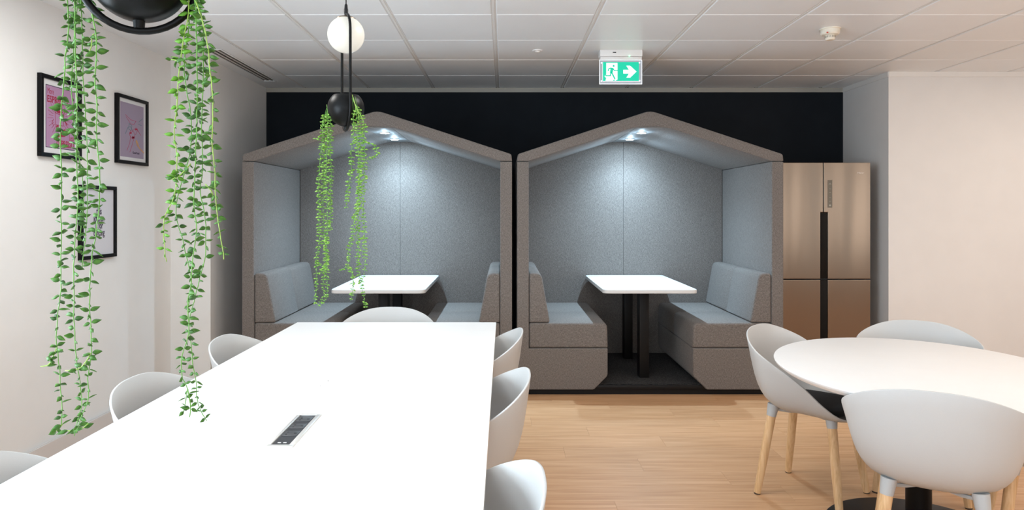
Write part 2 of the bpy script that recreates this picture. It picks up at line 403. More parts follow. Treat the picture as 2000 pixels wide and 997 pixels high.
for i in range(-3, 11):
    for j in range(0, 16):
        cx = TX0+TS*i+TS/2; cy = YB-TS*j-TS/2
        if cx+TS/2 > XR+.3 or (cx-TS/2 > 3.15 and cy-TS/2 > 5.6) or (round(cx, 2), round(cy, 2)) in holes: continue
        o = bpy.data.objects.new('ceiling_tile', tm); col.objects.link(o); o.location = (cx, cy, 0); o.parent = ceiling
for i in range(-3, 11):
    cx = TX0+TS*i; y1 = YB if cx < 3.15 else 5.63
    bm = bmesh.new(); box(bm, cx-.0125, cx+.0125, YN, y1, HC+.0045, HC+.03); box(bm, cx-.0035, cx+.0035, YN, y1, HC+.001, HC+.0045)
    link('ceiling_bar', bm, M_bar, ceiling)
for px, py, c in PANELS:
    t = thing('ceiling_light', 'square flush LED ceiling panel above and behind the viewer', 'ceiling light', (px, py, HC), 0, 'flush ceiling panels')
    boxo('frame', M_whitemetal, t, -.297, .297, -.297, .297, .004, .02)
    boxo('diffuser', M_paneled, t, -.27, .27, -.27, .27, -.002, .004)

# linear air diffuser
t = thing('air_diffuser', 'black slotted linear air diffuser in the ceiling above the dark corner beside the left pier', 'air vent', (-2.057, ys0, HC))
boxo('backing', M_void, t, -.049, .049, 0, ys1-ys0, .005, .009)
for a, b in ((SL[0][1], SL[1][0]), (SL[1][1], SL[2][0])):
    boxo('blade', M_alu, t, a+2.057, b+2.057, 0, ys1-ys0, -.001, .004)
bm = bmesh.new(); box(bm, -.068, -.0485, -.02, ys1-ys0+.02, -.003, .0); box(bm, .0485, .068, -.02, ys1-ys0+.02, -.003, .0)
box(bm, -.0485, .0485, -.02, 0, -.003, 0); box(bm, -.0485, .0485, ys1-ys0, ys1-ys0+.02, -.003, 0)
link('rim', bm, M_plaster, t)

# ------------------------------------------------------------------ booths
def spot(parent, loc, power):
    l = bpy.data.lights.new('booth_spot', 'SPOT'); l.energy = power; l.color = (0.55, 0.80, 1.0); l.spot_size = R(132); l.spot_blend = 1.0
    l.shadow_soft_size = 0.012
    o = bpy.data.objects.new('booth_spot', l); col.objects.link(o); o.parent = parent; o.location = loc
    l = bpy.data.lights.new('booth_glow', 'AREA'); l.shape = 'DISK'; l.size = 0.05; l.energy = power*.12; l.color = (0.55, 0.80, 1.0)
    o = bpy.data.objects.new('booth_glow', l); col.objects.link(o); o.parent = parent; o.location = loc
def roof_fill(parent, loc, power):  # extra point light added below each downlight to brighten the roof slopes
    l = bpy.data.lights.new('roof_fill_light', 'POINT'); l.energy = power; l.color = (0.55, 0.80, 1.0); l.shadow_soft_size = 0.012
    o = bpy.data.objects.new('roof_fill_light', l); col.objects.link(o); o.parent = parent; o.location = loc
def booth(label, x, sx):
    t = thing('seating_booth', label, 'booth', (x, 5.15, 0), 0, 'house-shaped fabric booths'); del t['group']
    D = 1.20
    for s in (-1, 1):
        P = [(-1, .047), (-.424, .047), (-.32, .151), (-.32, .357), (-.912, .357), (-.912, 1.762), (-1, 1.762)]
        bm = bmesh.new(); soft_prism(bm, [(s*a, b) for a, b in P], [.012, .012, .02, .006, .004, .004, .006], 0, D, .008)
        auto(link('side_panel', bm, M_fab, t), 50)
    P = [(-1.0, 1.766), (-.995, 1.818), (0, 2.146), (.995, 1.818), (1.0, 1.766), (.912, 1.766), (.105, 2.026), (-.105, 2.026), (-.912, 1.766)]
    bm = bmesh.new(); soft_prism(bm, P, [.004, .014, .05, .014, .004, .004, .07, .07, .004], 0, D, .008)
    auto(link('roof', bm, M_fab, t), 50)
    for s in (-1, 1):
        P = [(-.909, .08), (-.0005, .08), (-.0005, 2.03), (-.12, 2.026), (-.909, 1.77)]
        bm = bmesh.new(); soft_prism(bm, [(s*a, b) for a, b in P], .003, 1.158, D-.005, .005)
        auto(link('back_panel', bm, M_fab, t), 50)
    boxo('plinth', M_black, t, -.95, .95, .05, D-.03, 0, .046)
    boxo('platform', M_black, t, -.9, .9, .022, D-.05, .046, .076, bev=.003)
    boxo('carpet', M_carpet, t, -.6, .6, .04, 1.158, .076, .082)
    for s in (-1, 1):
        P = [(-.909, .361), (-.318, .361), (-.322, .548), (-.909, .548)]
        bm = bmesh.new(); soft_prism(bm, [(s*a, b) for a, b in P], [.012, .012, .04, .02], .004, 1.156, .016, seams=(.575,))
        auto(link('seat_cushion', bm, M_fab, t), 50)
        P = [(-.909, .551), (-.752, .551), (-.818, .922), (-.909, .922)]
        bm = bmesh.new(); soft_prism(bm, [(s*a, b) for a, b in P], [.006, .02, .04, .02], .004, 1.156, .014, seams=(.575,))
        auto(link('backrest', bm, M_fab, t), 50)
    boxo('light_plate', M_plate, t, -.10, .10, .04, 1.14, 2.019, 2.0262, bev=.003)
    for yy in (.33, .84):
        bm = bmesh.new(); lathe(bm, [(.042, 0), (.042, -.006), (.034, -.008), (.032, -.004)], 24, (0, yy, 2.019), cap=True)
        o = auto(link('downlight', bm, M_alu, t))
        bm = bmesh.new(); lathe(bm, [(.031, 0), (.031, -.0045)], 24, (0, yy, 2.015)); link('lamp_lens', bm, M_led, o)
        spot(t, (0, yy, 2.006), 72); roof_fill(t, (0, yy, 1.955), 1.5)
    t.scale = (sx, 1, 1)
    return t
booth('grey fabric house-shaped seating booth on the left, behind the long meeting table', -.952, 1.014)
booth('grey fabric house-shaped seating booth on the right, next to the steel fridge', 1.10, 1.0)
def booth_table(label, x):
    t = thing('booth_table', label, 'table', (x, 5.13, .082))
    pts = [(-.355, 0), (.355, 0), (.355, 1.165), (-.355, 1.165)]
    bm = bmesh.new(); soft_prism(bm, pts, .055, .69, .718, .003, axis='z')
    auto(link('tabletop', bm, M_boothtop, t), 50)
    for yy in (.24, .92):
        boxo('post', M_post, t, -.037, .037, yy, yy+.11, 0, .69, bev=.004)
    boxo('mounting_rail', M_black, t, -.05, .05, .12, 1.1, .672, .69)
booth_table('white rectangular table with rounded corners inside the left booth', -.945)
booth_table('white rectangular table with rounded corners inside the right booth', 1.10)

# ------------------------------------------------------------------ fridge
t = thing('fridge', 'tall brushed steel four-door fridge freezer with black centre handles beside the right booth', 'fridge', (2.631, 5.65, 0))
xl, xr, zt, zm = -.388, .388, 1.788, .826
boxo('body', mat('fridge_body_grey', (0.10, 0.095, 0.09), 0.5), t, xl+.002, xr-.002, .05, .68, .03, zt-.004)
M_strip = mat('handle_black', (0.007, 0.006, 0.005), 0.5, spec=0.12)
def door(name, x0, x1, z0, z1, notch, nside):
    bm = bmesh.new()
    if nside:                                   # door outline with the handle recess cut out
        a, b = notch; n = nside
        P = [(x0, z0), (x1, z0), (x1, z1), (x0, z1)]
        if n == 'R': P = [(x0, z0), (x1-.021, z0), (x1-.021, b), (x1, b), (x1, z1), (x0, z1)] if b < z1 else [(x0, z0), (x1-.021, z0), (x1-.021, z1), (x0, z1)]
        else: P = [(x0+.034, z0), (x1, z0), (x1, z1), (x0, z1), (x0, b), (x0+.034, b)] if b < z1 else [(x0+.034, z0), (x1, z0), (x1, z1), (x0+.034, z1)]
    soft_prism(bm, P, .002, 0, .05, .003)
    return auto(link(name, bm, M_steel, t), 50)
door('upper_door', xl, -.003, zm+.004, zt, (zm, 1.379), 'R')
dr = door('upper_door', .003, xr, zm+.004, zt, (zm, 1.379), 'L')
door('lower_door', xl, -.003, .06, zm-.004, (.06, zm), 'R')
door('lower_door', .003, xr, .06, zm-.004, (.06, zm), 'L')
boxo('handle', M_strip, t, -.023, .036, .006, .05, zm+.006, 1.377, bev=.004)
boxo('handle', M_strip, t, -.023, .036, .006, .05, .062, zm-.006, bev=.004)
boxo('kick_plate', M_black, t, xl+.01, xr-.01, .03, .6, 0, .03)
pn = boxo('display_panel', mat('display_olive', (0.14, 0.125, 0.095), 0.3), dr, .0355, .0735, -.0012, 0, 1.417, 1.645)
M_disp = mat('display_marks', (0.36, 0.36, 0.32), 0.5)
bm = bmesh.new(); stroke(bm, [(.046, 1.612), (.054, 1.622), (.062, 1.612)], .003, -.0012); flat(bm, circ(.0545, 1.617, .006, n=10), -.0012)
stroke(bm, [(.044, 1.607), (.066, 1.607)], .0015, -.0012)
for z in (1.572, 1.542, 1.50, 1.47): stroke(bm, [(.048, z), (.062, z)], .0018, -.0012)
flat(bm, circ(.0545, 1.436, .008, n=12), -.0012)
link('display_icons', bm, M_disp, dr)['kind'] = 'stuff'
text('maker_lettering', 'Haier', .021, mat('badge_silver', (0.75, 0.68, 0.62), 0.3), dr, .308, -.0003, 1.697, sx=1.15)

# ------------------------------------------------------------------ ceiling fittings
# smoke detector
t = thing('smoke_detector', 'round ivory smoke detector on the ceiling right of the exit sign', 'smoke detector', (2.045, 4.30, HC))
bm = bmesh.new(); lathe(bm, [(.062, 0), (.062, -.004), (.056, -.006), (.056, -.030), (.050, -.038), (.034, -.042)], 40); auto(link('base', bm, M_ivory, t))
bm = bmesh.new(); lathe(bm, [(.030, -.041), (.030, -.062), (.024, -.070), (.006, -.071)], 32); auto(link('sensor_head', bm, M_ivory, t))
bm = bmesh.new()
for k in range(20):
    a = 2*math.pi*k/20; T = Matrix.Rotation(a, 4, 'Z')
    vs0 = len(bm.verts); box(bm, .0292, .0308, -.0018, .0018, -.057, -.045)
    bm.verts.ensure_lookup_table()
    for v in bm.verts[vs0:]: v.co = T @ v.co
o = link('vent_slots', bm, mat('vent_shadow', (0.22, 0.19, 0.15), .6), t); o['kind'] = 'stuff'
boxo('indicator', mat('red_led', (0.5, 0.05, 0.03), 0.4), t, -.045, -.036, -.052, -.046, -.038, -.031)
# small ceiling sensor
t = thing('ceiling_sensor', 'small flat round white sensor on the ceiling left of the exit sign', 'sensor', (.24, 4.88, HC))
bm = bmesh.new(); lathe(bm, [(.038, 0), (.036, -.005), (.024, -.008)], 32); auto(link('bezel', bm, M_whitemetal, t))
bm = bmesh.new(); lathe(bm, [(.020, -.007), (.018, -.012), (.008, -.016)], 24); auto(link('lens', bm, M_bar, t))

# exit sign
t = thing('exit_sign', 'green illuminated emergency exit sign with running man and right arrow hanging from the ceiling', 'exit sign', (.832, 4.87, HC))
M_sg = mat('sign_green', (0.0, 0.30, 0.2), 0.5, emit=(0.0, 0.70, 0.42), es=0.62)
M_sw = mat('sign_white', (0.7, 0.7, 0.7), 0.5, emit=(0.95, 1.0, 0.98), es=0.75)
M_acr = mat('acrylic_edge', (0.42, 0.45, 0.50), 0.25, emit=(0.8, 0.88, 1.0), es=0.04)
M_acre = mat('acrylic_bright_edge', (0.85, 0.9, 0.95), 0.2, emit=(0.9, 0.95, 1.0), es=0.35)
boxo('housing', M_whitemetal, t, -.150, .150, -.01, .075, -.046, 0, bev=.002)
boxo('cover', M_whitemetal, t, -.147, .147, -.004, .07, -.066, -.048, bev=.002)
boxo('housing_mark', M_void, t, -.060, -.036, -.0106, -.01, -.021, -.015)
bm = bmesh.new(); [box(bm, a, a+.004, -.0106, -.01, -.019, -.012) for a in (-.026, -.018)]; box(bm, -.006, .018, -.0106, -.01, -.018, -.016)
link('approval_marks', bm, M_bar, t)
bm = bmesh.new(); lathe(bm, [(.004, 0), (.004, .004), (.001, .006)], 12, (.058, -.012, -.046)); link('status_lamp', bm, mat('green_led', (.1, .8, .4), .4, emit=(0.2, 1.0, 0.5), es=6), t)
PZ0, PZ1 = -.236, -.066
boxo('acrylic_panel', M_acr, t, -.148, .148, .012, .022, PZ0, PZ1)
bm = bmesh.new(); e = .004
box(bm, -.148, .148, .010, .024, PZ0-e, PZ0); box(bm, -.148, .148, .010, .024, PZ1-e, PZ1); box(bm, -.148-e, -.148, .010, .024, PZ0-e, PZ1); box(bm, .148, .148+e, .010, .024, PZ0-e, PZ1)
link('panel_edge', bm, M_acre, t)
U = lambda a, b: (-.148+(a-222)/(1036-222)*.296, PZ1-(b-375)/(825-375)*.17)   # sign drawing coordinates
bm = bmesh.new(); flat(bm, [U(278, 418), U(278, 775), U(985, 775), U(985, 418)], .0118); link('sign_face', bm, M_sg, t)
bm = bmesh.new()
flat(bm, [U(345, 435), U(345, 560), U(565, 560), U(565, 435)][::1], .0112)
flat(bm, [U(345, 560), U(345, 690), U(330, 700), U(345, 725), U(330, 768), U(480, 768), U(495, 740), U(510, 768), U(530, 768), U(565, 748), U(565, 560)], .0112)
flat(bm, [U(272, 418), U(278, 418), U(278, 780), U(272, 780)], .0112); flat(bm, [U(278, 775), U(985, 775), U(985, 783), U(278, 783)], .0112)
flat(bm, [U(678, 565), U(790, 565), U(738, 488), U(812, 488), U(936, 598), U(812, 714), U(738, 714), U(790, 635), U(678, 635)], .0112)
flat(bm, [U(312, 685), U(330, 662), U(345, 690), U(320, 702)], .0112)
link('pictogram_white', bm, M_sw, t)
bm = bmesh.new()
flat(bm, circ(*U(490, 492), .0075, .0075, 16), .0105)
def limb(pts, wd): stroke(bm, [U(*p) for p in pts], wd, .0105)
limb([(385, 585), (395, 548), (430, 533), (480, 540)], .0075)
limb([(480, 545), (505, 580), (565, 580)], .0065)
flat(bm, [U(430, 530), U(490, 540), U(468, 625), U(415, 625)], .0105)
limb([(440, 615), (422, 678), (335, 678)], .0085)
limb([(448, 610), (480, 670), (512, 735)], .0095)
link('running_figure', bm, M_sg, t)
for a, b in ((250, 435), (995, 432), (250, 778), (998, 775)):
    bm = bmesh.new(); flat(bm, circ(*U(a, b), .006, .006, 12), .0105, .003); link('fixing_stud', bm, M_acre, t)

# ------------------------------------------------------------------ framed posters on the left wall
M_frame = mat('black_frame', (0.004, 0.004, 0.005), 0.4, spec=0.15); M_white = mat('mat_board_white', (0.66, 0.66, 0.67), 0.6)
def poster(label, ya, yb, z0, z1, fr=.022):
    wd = yb-ya; h = z1-z0
    t = thing('framed_poster', label, 'poster', (XL, ya, z0), R(90), 'framed posters on the left wall'); del t['group']
    bm = bmesh.new()
    for a in ((0, wd, 0, fr), (0, wd, h-fr, h), (0, fr, fr, h-fr), (wd-fr, wd, fr, h-fr)): box(bm, a[0], a[1], -.024, 0, a[2], a[3], bev=.001, seg=1)
    link('frame', bm, M_frame, t)
    boxo('mat_board', M_white, t, fr, wd-fr, -.012, -.004, fr, h-fr)
    return t, wd, h
M_pink = mat('print_pink', (0.38, 0.22, 0.36), 0.6); M_red = mat('print_red', (0.30, 0.016, 0.05), 0.6)
M_lav = mat('print_lavender', (0.30, 0.25, 0.34), 0.6); M_navyp = mat('print_navy', (0.03, 0.02, 0.05), 0.6)
t, wd, h = poster('black-framed pink poster with red lettering and a radiating red cup, nearest of the posters', 3.688, 4.045, 1.690, 2.139)
boxo('print_border', M_navyp, t, .052, wd-.052, -.0126, -.012, .052, h-.052)
boxo('print', M_pink, t, .056, wd-.056, -.0132, -.0126, .056, h-.056)
text('lettering', 'More', .046, M_red, t, .064, -.0134, h-.100, 'LEFT', sx=.55)
text('lettering', 'ESPRESSO', .052, M_red, t, .062, -.0134, h-.146, 'LEFT', sx=.80, bold=.0012)
text('lettering', 'Less', .046, M_red, t, wd-.062, -.0134, .108, 'RIGHT', sx=.55)
text('lettering', 'DEPRESSO', .050, M_red, t, wd-.060, -.0134, .066, 'RIGHT', sx=.68, bold=.0012)
bm = bmesh.new(); cx, cz = wd*.47, h*.50
for k in range(30):
    a = 2*math.pi*k/30+.1; r0 = .055; r1 = .085+.012*(k % 2)
    if -2.2 < (a if a < math.pi else a-2*math.pi) < -.9: continue
    stroke(bm, [(cx+r0*math.cos(a), cz+r0*math.sin(a)), (cx+r1*math.cos(a)*1.05, cz+r1*math.sin(a)*1.1)], .0018, -.0132)
link('print_rays', bm, M_red, t)
bm = bmesh.new()
def loop(pts, wd_=.003, y=-.0132): stroke(bm, pts+[pts[0]], wd_, y)
loop(circ(cx, cz+.035, .040, .014)); flat(bm, circ(cx, cz+.035, .028, .008, 20), -.0132)
stroke(bm, [(cx-.040, cz+.035), (cx-.034, cz-.04), (cx+.034, cz-.04), (cx+.040, cz+.035)], .003, -.0132)
flat(bm, [(cx+.004, cz-.105), (cx+.050, cz-.10), (cx+.052, cz-.055), (cx+.012, cz-.068)], -.0132)
flat(bm, [(cx-.03, cz-.075), (cx-.005, cz-.06), (cx-.012, cz-.04), (cx-.03, cz-.045)], -.0132)
flat(bm, circ(cx-.015, cz-.100, .022, .008, 16), -.0132)
stroke(bm, [(cx-.05, cz-.01), (cx-.065, cz-.03), (cx-.05, cz-.05)], .003, -.0132); stroke(bm, [(cx+.045, cz-.01), (cx+.065, cz-.03)], .008, -.0132)
link('print_cup', bm, M_red, t)
t, wd, h = poster('black-framed lavender poster with a thin coloured line drawing, furthest of the posters', 4.42, 4.805, 1.704, 2.156)
boxo('print', M_lav, t, .048, wd-.048, -.0126, -.012, .046, h-.046)
def lines(name, c, segs, wd_=.0028):
    global bm
    bm = bmesh.new()
    for s in segs: stroke(bm, [(a*wd, b*h) for a, b in s], wd_, -.0126)
    link(name, bm, mat('ink', c, .6), t)['kind'] = 'stuff'
lines('print_drawing', (0.42, 0.03, 0.10), [[(.28, .72), (.45, .66), (.62, .655)], [(.3, .69), (.45, .60), (.55, .60), (.62, .66)], [(.40, .44), (.44, .50), (.55, .49), (.58, .42), (.50, .38), (.40, .44)],
      [(.33, .20), (.42, .32), (.44, .42)], [(.42, .18), (.50, .30), (.54, .38)], [(.50, .50), (.62, .56), (.78, .46)], [(.60, .45), (.66, .52), (.72, .50)]])
lines('print_drawing', (0.42, 0.01, 0.05), [[(.50, .40), (.56, .40)], [(.50, .41), (.56, .41)], [(.60, .53), (.66, .54)], [(.42, .46), (.47, .47)]], .010)
lines('print_drawing', (0.05, 0.18, 0.20), [[(.28, .44), (.36, .54), (.44, .56), (.52, .50)], [(.40, .60), (.48, .58), (.46, .50), (.38, .52), (.40, .60)], [(.72, .66), (.84, .72)], [(.70, .62), (.80, .61)]])
lines('print_drawing', (0.55, 0.30, 0.12), [[(.62, .36), (.66, .30), (.78, .24), (.88, .20)], [(.64, .37), (.70, .30)]], .008)
text('lettering', 'Good Food', .020, M_navyp, t, wd*.62, -.0128, h*.165, sx=.9, bold=.0006)
t, wd, h = poster('black-framed white poster with black lettering about dancing, lowest of the posters', 4.04, 4.411, 1.10, 1.548)
boxo('print', mat('print_pale', (0.60, 0.60, 0.64), .6), t, .024, wd-.024, -.0126, -.012, .024, h-.024)
for s, z in (('this', .272), ('kitchen', .228), ('is for', .184), ('dancing', .140)):
    text('lettering', s, .058, M_navyp, t, wd*.52, -.0128, z, sx=.66, bold=.0016)

# ------------------------------------------------------------------ meeting table
t = thing('meeting_table', 'long white rectangular meeting table in the foreground', 'table', (-.627, 2.2, 0))
TW, TL0, TL1 = .582, -1.9, 1.82
bm = bmesh.new(); soft_prism(bm, [(-TW, TL0), (TW, TL0), (TW, TL1), (-TW, TL1)], .006, .716, .7385, .001, axis='z'); auto(link('core', bm, M_edge, t))
# top surface is one laminate sheet with the module cut out of it
mx0, mx1, my0, my1 = -.034, .042, -.302, .005
bm = bmesh.new()
xs = [-TW, mx0, mx1, TW]; ysl = [TL0, my0, my1, TL1]
for i in range(3):
    for j in range(3):
        if i == 1 and j == 1: continue
        box(bm, xs[i], xs[i+1], ysl[j], ysl[j+1], .7385, .740)
bmesh.ops.remove_doubles(bm, verts=bm.verts, dist=1e-5)
link('tabletop', bm, M_laminate, t)
for a in (-.5, .5):
    for b in (-1.7, 1.62): boxo('leg', M_whitemetal, t, a-.03, a+.03, b-.03, b+.03, 0, .716, bev=.003)
boxo('underframe', M_whitemetal, t, -.06, .06, -1.6, 1.55, .66, .716)
for b in (-1.7, 1.62): boxo('cross_rail', M_whitemetal, t, -.47, .47, b-.02, b+.02, .66, .716)
pm_ = thing('power_module', 'silver-framed black power socket module set flush into the long white table', 'socket', (-.627, 2.2, .7385))
M_dk = mat('module_dark', (0.035, 0.036, 0.04), 0.4)
M_dk2 = mat('module_socket', (0.055, 0.056, 0.06), 0.4)
bm = bmesh.new()
f1, f2 = .010, .014
for a in ((mx0, mx1, my0, my0+.018), (mx0, mx1, my1-.010, my1), (mx0, mx0+f1, my0+.018, my1-.010), (mx1-f2, mx1, my0+.018, my1-.010)):
    box(bm, a[0], a[1], a[2], a[3], 0, .006, bev=.0015, seg=2)
auto(link('bezel', bm, M_alu, pm_))
boxo('faceplate', M_dk, pm_, mx0+f1, mx1-f2, my0+.018, my1-.010, 0, .0025)
for k in range(3):
    yc = my1-.052-k*.068; s = boxo('socket', M_dk2, pm_, mx0+f1+.004, mx1-f2-.004, yc-.022, yc+.022, .0025, .004, bev=.001)
    bm = bmesh.new(); xa = (mx0+mx1)/2-.002
    for dx, dy in ((-.012, .010), (-.012, -.010)): lathe(bm, [(.0035, .004), (.0035, .0044)], 10, (xa+dx, yc+dy, 0))
    box(bm, xa+.008, xa+.016, yc-.003, yc+.003, .004, .0044)
    link('pin_holes', bm, M_void, s)
bm = bmesh.new(); box(bm, -.012, -.003, my0+.038, my0+.043, .0025, .003); box(bm, .004, .013, my0+.038, my0+.043, .0025, .003); link('usb_ports', bm, M_bar, pm_)
crumb_px = [(641, 745, .0022), (626, 755, .0016), (637, 750, .0013), (616, 756, .0012), (630, 762, .001)]
for a, b, r in crumb_px:
    Y = .66*F_PX/(b-VY); p = ((a-VX)*Y/F_PX, Y, .740)
    bm = bmesh.new(); bmesh.ops.create_icosphere(bm, subdivisions=1, radius=r)
    for v in bm.verts: v.co.z = max(v.co.z, -r*.6)*.6+r*.36
    tag(link('crumb', bm, M_rubber, None, loc=p), 'tiny dark crumb on the long white table beyond the power module', 'crumb', 'crumbs on the meeting table')

# ------------------------------------------------------------------ round table
RTX, RTY, RTRX, RTRY = 1.747, 2.886, .569, .667
t = thing('round_table', 'round white pedestal table at the right with a black column and disc base', 'table', (RTX, RTY, 0), R(-19))
bm = bmesh.new(); prev = None
for z, k in ((.712, .955), (.728, .992), (.734, .998), (.738, 1.0), (.7395, .999), (.740, .996)):
    v = ring_verts(bm, [(RTRX*k*math.cos(a), RTRY*k*math.sin(a), z) for a in [2*math.pi*i/128 for i in range(128)]])
    if prev: bridge(bm, prev, v)
    else: bm.faces.new(v[::-1])
    prev = v
bm.faces.new(prev); auto(link('tabletop', bm, M_laminate, t), 30)
bm = bmesh.new(); lathe(bm, [(.049, .016), (.049, .70)], 40, (0, .01, 0)); auto(link('column', bm, M_gloss, t))
bm = bmesh.new(); lathe(bm, [(.39, 0), (.392, .004), (.39, .010), (.38, .0125), (.06, .016)], 72, (.03, .05, 0)); auto(link('base', bm, M_black, t), 40)
bm = bmesh.new(); lathe(bm, [(.15, .70), (.15, .712)], 40, (0, .01, 0)); link('mounting_plate', bm, M_black, t)

# ------------------------------------------------------------------ shell chairs
RIM = [(0, -.285, .800), (.078, -.281, .797), (.155, -.264, .783), (.230, -.222, .754), (.281, -.160, .717), (.290, -.09, .676), (.283, -.01, .628),
       (.272, .065, .574), (.254, .13, .510), (.222, .19, .458), (.165, .228, .436), (.085, .247, .428), (0, .252, .426)]
def rim(u):                              # u 0..1 half the rim, Catmull-Rom
    n = len(RIM)-1; f = min(u*n, n-1e-6); i = int(f); q = f-i
    def g(k):
        if k < 0: p = RIM[-k]; return Vector((-p[0], p[1], p[2]))
        if k > n: p = RIM[2*n-k]; return Vector((-p[0], p[1], p[2]))
        return Vector(RIM[k])
    a, b, c, d = g(i-1), g(i), g(i+1), g(i+2)
    return .5*((2*b)+(c-a)*q+(2*a-5*b+4*c-d)*q*q+(3*b-a-3*c+d)*q**3)
def make_chair():
    t = thing('tub_chair', '', 'chair')
    NA = 40; ang = []
    for k in range(NA+1): ang.append(rim(k/NA))
    full = ang+[Vector((-p.x, p.y, p.z)) for p in ang[-2:0:-1]]
    NT = 13; z0 = .410; bm = bmesh.new(); c0 = bm.verts.new((0, 0, z0)); rows = []
    for k in range(1, NT+1):
        q = k/NT; row = []
        for p in full:
            dz = p.z-z0
            hi = max(0, min(1, (p.z-.44)/.25))
            s1 = .72+.14*hi; s2 = .90-.065*hi*min(1, abs(p.x)/.25)-.01*hi
            s = 3*(1-q)**2*q*s1+3*(1-q)*q*q*s2+q**3
            z = (1-q)**3*z0+3*(1-q)**2*q*(z0-.012*hi)+3*(1-q)*q*q*(z0+dz*(.46-.14*hi))+q**3*p.z
            row.append((p.x*s, p.y*s, z))
        rows.append(ring_verts(bm, row))
    n = len(full)
    for i in range(n): bm.faces.new((c0, rows[0][i], rows[0][(i+1) % n]))
    for a, b in zip(rows, rows[1:]): bridge(bm, a, b)
    bmesh.ops.recalc_face_normals(bm, faces=bm.faces)
    bm.faces.ensure_lookup_table()
    if bm.faces[0].normal.z > 0: bmesh.ops.reverse_faces(bm, faces=bm.faces)
    me = bpy.data.meshes.new('shell'); bm.to_mesh(me); bm.free(); me.materials.append(M_shell)
    o = bpy.data.objects.new('shell', me); col.objects.link(o)
    m = o.modifiers.new('s', 'SOLIDIFY'); m.thickness = .0075; m.offset = -1
    m = o.modifiers.new('b', 'BEVEL'); m.width = .002; m.segments = 2; m.limit_method = 'ANGLE'; m.angle_limit = R(50)
    bake(o); o.parent = t
    for p in o.data.polygons: p.use_smooth = True
    # pad
    bm = bmesh.new(); prev = None
    for k, z in ((.60, .432), (.70, .437), (.745, .449), (.745, .461), (.71, .467), (.5, .469)):
        v = ring_verts(bm, [(p.x*k*(.98-.16*max(0, min(1, (p.z-.44)/.25))), .012+p.y*k*(.98-.16*max(0, min(1, (p.z-.44)/.25))), z) for p in full])
        if prev: bridge(bm, prev, v)
        else: bm.faces.new(v[::-1])
        prev = v
    bm.faces.new(prev); auto(link('seat_pad', bm, M_pad, t), 60)
    # under frame
    bm = bmesh.new(); A, Fo = .138, .192
    for s in (1, -1): tube(bm, [(-A*s, -A, .420), (-A*s*.6, -A*.6, .407), (0, 0, .402), (A*s*.6, A*.6, .407), (A*s, A, .420)], .008, 8)
    auto(link('underframe', bm, M_socket, t))
    for sx in (-1, 1):
        for sy in (-1, 1):
            top = Vector((A*sx, A*sy, .418)); ft = Vector((Fo*sx, Fo*sy, .006)); d = (ft-top)
            bm = bmesh.new(); p0 = top+d*.075; tube(bm, [p0, top+d*.55, ft], [.0215, .0205, .0165], 20)
            lg = auto(link('leg', bm, M_leg, t), 50)
            bm = bmesh.new(); tube(bm, [top-d*.06, top+d*.03, top+d*.082], [.027, .0245, .0222], 20); auto(link('socket', bm, M_socket, lg), 50)
            bm = bmesh.new(); tube(bm, [ft, ft+d.normalized()*.004+Vector((0, 0, -.002))], [.0165, .015], 16); link('foot_glide', bm, M_rubber, lg)
    return t
chair0 = make_chair(); first = [True]
def place_chair(x, y, rz, label, group=None):
    c = chair0 if first[0] else copy_tree(chair0); first[0] = False
    c.location = (x, y, 0); c.rotation_euler = (0, 0, R(rz)); c['label'] = label
    return c
place_chair(-.188, 3.42, 90, 'pale grey tub chair at the right side of the long table, nearest its far end')
place_chair(-.186, 2.53, 90, 'pale grey tub chair at the right side of the long table, middle of the three')
place_chair(-.190, 1.535, 90, 'pale grey tub chair at the right side of the long table, nearest the viewer')
place_chair(-1.065, 3.24, -90, 'pale grey tub chair at the left side of the long table, nearest its far end')
place_chair(-1.052, 2.45, -90, 'pale grey tub chair at the left side of the long table, beneath the hanging greenery')
place_chair(-1.085, 1.60, -90, 'pale grey tub chair at the long table, half cut off by the left edge')
place_chair(-.695, 3.95, 180, 'pale grey tub chair at the far head of the long table, facing the viewer')
place_chair(1.56, 2.50, -30, 'pale grey tub chair with oak legs seen from behind, nearest side of the round table')
place_chair(1.52, 3.385, -134, 'pale grey tub chair with oak legs left of the round table, black seat pad showing')
place_chair(2.10, 3.47, 151, 'pale grey tub chair beyond the round table, in front of the plain right wall')
place_chair(2.15, 2.70, 62, 'tub chair right of the round table, almost wholly cut off by the photo edge')

